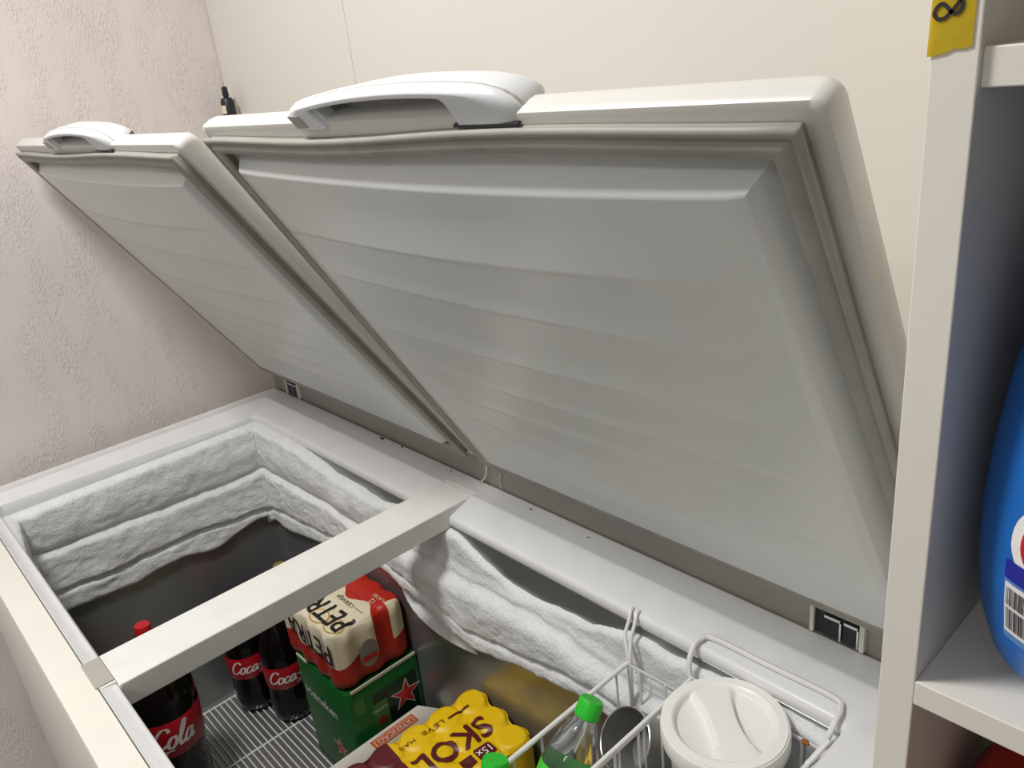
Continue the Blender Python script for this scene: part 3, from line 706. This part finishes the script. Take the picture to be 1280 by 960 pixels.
# white tub with two grip recesses in its lid
TBx, TBy, TBz = 1.398, -.170, -.195
TB = thing('plastic_tub', 'round white plastic tub with two crescent recesses in its lid, in the basket', 'tub', (TBx, TBy, TBz))
bm = nb(); lathe(bm, [(.050, 0), (.054, .003), (.062, .135), (.0640, .140), (.0640, .150)], 48); obj('tub_body', bm, M['tub'], TB, True, True)
def tub_lid():
    bm = nb(); R = .0700; zt = .168; seg = 96; rings = [.0, .1, .2, .3, .4, .46, .52, .58, .64, .70, .76, .80, .83, .86, .89, .92, .95, .975, 1.0]
    cosr, sinr = math.cos(rad(51)), math.sin(rad(51))
    def Z(x, y):
        # recess: two lens-shaped hollows either side of a central band that runs roughly front to back
        u, v = (x*cosr+y*sinr)/R, (-x*sinr+y*cosr)/R
        z = zt
        rr_ = math.hypot(u, v)
        if rr_ > .80: z += .0016*max(0, min(1, (rr_-.80)/.03))
        if rr_ > .975: z -= .002
        for s in (-1, 1):
            edge = .20+.28*v*v                    # curved inner edge of the crescent
            din = (u*s-edge)/.06; dout = (.80-rr_)/.05
            t = max(0, min(1, min(din, dout))); t = t*t*(3-2*t)
            depth = .013*min(1, .45+1.1*max(0, .80-rr_)) if s < 0 else .010*min(1, .45+1.1*max(0, .80-rr_))
            z -= t*depth
        return z
    prev = None; c = bm.verts.new((0, 0, Z(0, 0)))
    NR = 70
    for i in range(1, NR+1):
        r = R*i/NR; cur = []
        for k in range(seg):
            x, y = r*math.cos(2*math.pi*k/seg), r*math.sin(2*math.pi*k/seg); cur.append(bm.verts.new((x, y, Z(x, y))))
        for k in range(seg):
            if prev is None: bm.faces.new((c, cur[k], cur[(k+1) % seg]))
            else: bm.faces.new((prev[k], cur[k], cur[(k+1) % seg], prev[(k+1) % seg]))
        prev = cur
    for r, z in ((.0712, .164), (.0715, .150), (.0705, .146), (.0640, .145)):
        cur = [bm.verts.new((r*math.cos(2*math.pi*k/seg), r*math.sin(2*math.pi*k/seg), z)) for k in range(seg)]
        for k in range(seg): bm.faces.new((prev[k], cur[k], cur[(k+1) % seg], prev[(k+1) % seg]))
        prev = cur
    bmesh.ops.recalc_face_normals(bm, faces=bm.faces)
    return bm
obj('tub_lid', tub_lid(), M['tub'], TB, True, True, angle=60)

# green capped bottles (leaning)
def green_bottle(label, top, base):
    top, base = Vector(top), Vector(base); ax = (top-base); Lh = ax.length; s = Lh/.235
    T = thing('soda_bottle', label, 'bottle', base, 'green capped bottles')
    T.rotation_euler = ax.to_track_quat('Z', 'Y').to_euler()
    pr = [(r*s, z*s) for r, z in ((.020, 0), (.029, .003), (.0325, .012), (.0325, .06), (.0315, .075), (.0322, .084), (.0322, .152), (.0312, .160), (.0285, .172), (.0235, .188), (.0170, .201), (.0125, .210), (.0115, .214), (.0115, .222))]
    bm = nb(); lathe(bm, pr, 40); obj('bottle_body', bm, M['clear'], T, True, True, angle=60)
    bm = nb(); lathe(bm, [(.0142*s, .213*s), (.0150*s, .214*s), (.0150*s, .231*s), (.0135*s, .235*s)], 30); obj('cap', bm, M['greencap'], T, True, True)
    bm = nb(); lathe(bm, [(.0327*s, .086*s), (.0329*s, .087*s), (.0329*s, .150*s), (.0327*s, .151*s)], 48, cap0=False, cap1=False); lb = obj('label', bm, M['greenlab'], T, True, True)
    R = .0332*s
    bm = nb()
    for k in range(2):
        f = lambda u, v, k=k: (R*math.cos(k*math.pi-.9+u/R), R*math.sin(k*math.pi-.9+u/R), .112*s+v)
        patch(bm, f, -.026*s, .026*s, -.014*s, .014*s, 12, 2)
    obj('label_panel', bm, M['navy'], lb, False, True)
    return T
green_bottle('clear soda bottle with green cap leaning between the two basket wires', (1.268, -.245, -.022), (1.259, -.378, -.216))
green_bottle('green capped bottle nearest the viewer, mostly below the picture edge', (1.236, -.372, -.036), (1.262, -.462, -.262))

# steel mug, tipped over
def mug():
    c = Vector((1.266, -.192, -.128)); ax = Vector((-.20, -.70, .68)).normalized()
    T = thing('steel_mug', 'dark steel mug tipped on its side in the wire basket', 'mug', c); T.rotation_euler = ax.to_track_quat('Z', 'Y').to_euler()
    bm = nb(); lathe(bm, [(.034, -.064), (.037, -.061), (.0405, 0), (.0394, 0), (.036, -.059), (.001, -.060)], 48, cap0=True, cap1=True); obj('cup_body', bm, M['steel'], T, True, True)
    bm = nb(); tube(bm, [(.0400*math.cos(2*math.pi*k/48), .0400*math.sin(2*math.pi*k/48), .0005) for k in range(48)], .0014, 8, True); obj('rolled_rim', bm, M['steelrim'], T, True, True)
mug()

# ------------------------------------------------------------------ shelf unit on the right
PX0, PX1, PY = 1.6325, 1.6535, -.350
SH = thing('shelf_unit', 'white melamine shelf unit standing to the right of the freezer', 'shelf', (2.05, -.15, FZ))
EY = WY-.002
obj('side_panel', box(nb(), PX0, PX1, PY, EY, FZ, 1.35, .0008), M['melamine'], SH)
obj('side_panel', box(nb(), 2.50, 2.52, PY, EY, FZ, 1.35, .0008), M['melamine'], SH)
obj('shade_back', box(nb(), PX1, 2.50, EY-.006, EY, FZ, .645), M['shelfback'], SH)  # added dark back, shade of the compartments put into its colour
for z in (-.92, -.38, -.02, .308, .664, .98, 1.33):
    obj('shelf_board', box(nb(), PX1, 2.50, PY+(.004 if z > .6 else 0), EY-.006, z-.0175, z, .0008), M['melamine'], SH)

def sup(a, b, n, t):
    c, s = math.cos(t), math.sin(t)
    return math.copysign(abs(c)**(2/n), c)*a, math.copysign(abs(s)**(2/n), s)*b
def jug(name, label, cat, loc, prof, mats, capm, n=3.2, seg=56):
    T = thing(name, label, cat, loc)
    bm = nb(); loft(bm, [[(*sup(a, b, n, 2*math.pi*k/seg), z) for k in range(seg)] for a, b, z in prof], True, True, True)
    obj('jug_body', bm, mats, T, True, True, angle=60)
    a, b, zt = prof[-1]
    bm = nb(); lathe(bm, [(.026, zt-.002), (.027, zt+.004), (.026, zt+.030), (.022, zt+.034)], 32); obj('cap', bm, capm, T, True, True)
    return T
jl = (1.7625, -.252, .3085)
JP = [(.066, .066, 0), (.082, .080, .004), (.094, .090, .018), (.101, .096, .040), (.105, .100, .075), (.106, .100, .105), (.104, .098, .145), (.099, .093, .190), (.089, .085, .230), (.074, .073, .262), (.05, .055, .280), (.026, .026, .288)]
JG = jug('detergent_jug', 'big blue laundry jug with white and red emblem on the middle shelf', 'jug', jl, JP, M['blue'], M['white'], 2.6)
def jsurf(t, z, off=.0008):
    for (a, b, z0), (a2, b2, z1) in zip(JP, JP[1:]):
        if z0 <= z <= z1:
            k = (z-z0)/(z1-z0); x, y = sup(a+(a2-a)*k, b+(b2-b)*k, 2.6, t); v = Vector((x, y, 0)); v = v*(1+off/v.length); return (v.x, v.y, z)
    return (0, 0, z)
JT = rad(241)     # direction of the printed face
jf = lambda tc, zc, off=.0008: (lambda u, v: jsurf(tc+u/.125, zc+v, off))
def jell(bm, f, a, b):
    c = bm.verts.new(f(0, 0)); R1 = [[bm.verts.new(f(a*k*math.cos(2*math.pi*i/28), b*k*math.sin(2*math.pi*i/28))) for i in range(28)] for k in (.5, 1)]
    for i in range(28):
        j = (i+1) % 28; bm.faces.new((c, R1[0][i], R1[0][j])); bm.faces.new((R1[0][i], R1[1][i], R1[1][j], R1[0][j]))
JB = JG.children[0]
bm = nb(); jell(bm, jf(JT+.035, .110), .024, .022); obj('emblem_oval', bm, M['white'], JB, False, True)
bm = nb(); jell(bm, jf(JT+.06, .110, .0014), .0175, .0165); obj('emblem_centre', bm, M['red'], JB, False, True)
bm = nb(); patch(bm, jf(JT-.04, .136, .0012), -.008, .010, -.004, .010, 3, 2); patch(bm, jf(JT+.08, .142, .0012), -.010, .012, -.006, .006, 3, 2); obj('emblem_crown', bm, M['creamp'], JB, False, True)
bm = nb(); patch(bm, jf(JT+.02, .078, .0008), -.024, .06, -.034, .016, 12, 4); obj('info_patch', bm, M['lightblue'], JB, False, True)
bm = nb(); patch(bm, jf(JT-.03, .090, .0014), -.017, .05, -.006, .006, 10, 2); obj('info_band', bm, M['royal'], JB, False, True)
bm = nb(); patch(bm, jf(JT-.05, .066, .0014), -.013, .012, -.017, .016, 4, 3); obj('barcode_ground', bm, M['white'], JB, False, True)
bm = nb()
x = -.0105
while x < .0095:
    w = random.choice((.0007, .0011, .0016)); patch(bm, jf(JT-.05, .066, .0019), x, x+w, -.014, .000, 1, 2); patch(bm, jf(JT-.05, .066, .0019), x, x+w, .002, .0135, 1, 2); x += w+random.choice((.0006, .0009))
obj('barcode_bars', bm, M['grey'], JB, False, True)

J2 = jug('detergent_jug', 'dark blue jug added behind the big blue one to deepen the shade', 'jug', (1.79, -.055, .3085),  # extra dark jug put in where the compartment lies in shadow
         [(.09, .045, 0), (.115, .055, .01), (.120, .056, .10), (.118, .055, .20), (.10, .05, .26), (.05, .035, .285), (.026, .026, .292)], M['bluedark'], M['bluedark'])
J3 = jug('bleach_jug', 'red plastic jug on the lower shelf below the blue one', 'jug', (1.750, -.246, -.0095),
         [(.06, .06, -.010), (.085, .078, .0), (.092, .084, .03), (.092, .084, .12), (.088, .080, .165), (.075, .068, .195), (.05, .045, .208), (.026, .026, .212)], M['redjug'], M['redjug'])
bm = nb()
def j3s(t, z): x, y = sup(.0765, .0695, 3.2, t); return (x*1.004, y*1.004, z)
text_into(bm, 'P', .022, lambda u, v: (lambda p: (p[0]*(1-v*3.0), p[1]*(1-v*3.0), .1945+v*.6+.0012))(sup(.0775, .0705, 3.2, rad(262)+u/.08)), 0)
obj('lettering', bm, M['white'], J3, False, True)

# yellow tape tag with an 8 on the front edge of the shelf's panel
TG = thing('tape_tag', 'torn yellow tape marked with a black 8 on the shelf edge', 'tape', (1.641, PY, .70))
bm = nb()
prof = [(1.6312, .6615), (1.6345, .6618), (1.639, .6626), (1.6425, .6642), (1.647, .6640), (1.6502, .6648)]
bot = [bm.verts.new((x, PY-.0009, z)) for x, z in prof]; topv = [bm.verts.new((1.6330+.0180*i/5, PY-.0007, .735)) for i in range(6)]
for i in range(5): bm.faces.new((bot[i], bot[i+1], topv[i+1], topv[i]))
bmesh.ops.solidify(bm, geom=list(bm.faces), thickness=.0004)
obj('tape_strip', bm, M['tape'], TG)
def px(u, v): return (1.6330+(u-1168)*.000337, .6853-(v)*.000325)
pts = [px(*p) for p in ((1200, -18), (1200, -4), (1203, 6), (1203, 14), (1197, 20), (1190, 17), (1183, 9), (1177, 6), (1171, 11), (1169, 19), (1175, 25), (1183, 24), (1189, 18), (1196, 10), (1201, 2))]
bm = nb(); ribbon2(bm, pts, .0017, lambda u, v: (u, PY-.0014, v)); obj('handwritten_digit', bm, M['ink'], TG)

# small dark bottle on a ledge in the corner, behind the lid
LG = tag(obj('wall_ledge', box(nb(), -.004, .034, .015, WY-.001, .624, .634, .001), M['melamine']), 'small white ledge in the room corner behind the lid', 'ledge')
SB = thing('dropper_bottle', 'tiny dark bottle with pale label standing in the room corner behind the lids', 'bottle', (.012, .037, .634))
bm = nb(); lathe(bm, [(.012, 0), (.0145, .002), (.0145, .030), (.011, .036), (.0055, .038), (.005, .042)], 24); obj('bottle_body', bm, M['dark'], SB, True, True)
bm = nb(); lathe(bm, [(.0065, .040), (.0068, .041), (.006, .058), (.004, .060)], 18); obj('cap', bm, M['dark'], SB, True, True)
bm = nb(); patch(bm, lambda u, v: (.0149*math.cos(-1.3+u), .0149*math.sin(-1.3+u), .014+v), -.8, .5, -.009, .008, 8, 1); obj('label', bm, M['creamp'], SB, False, True)
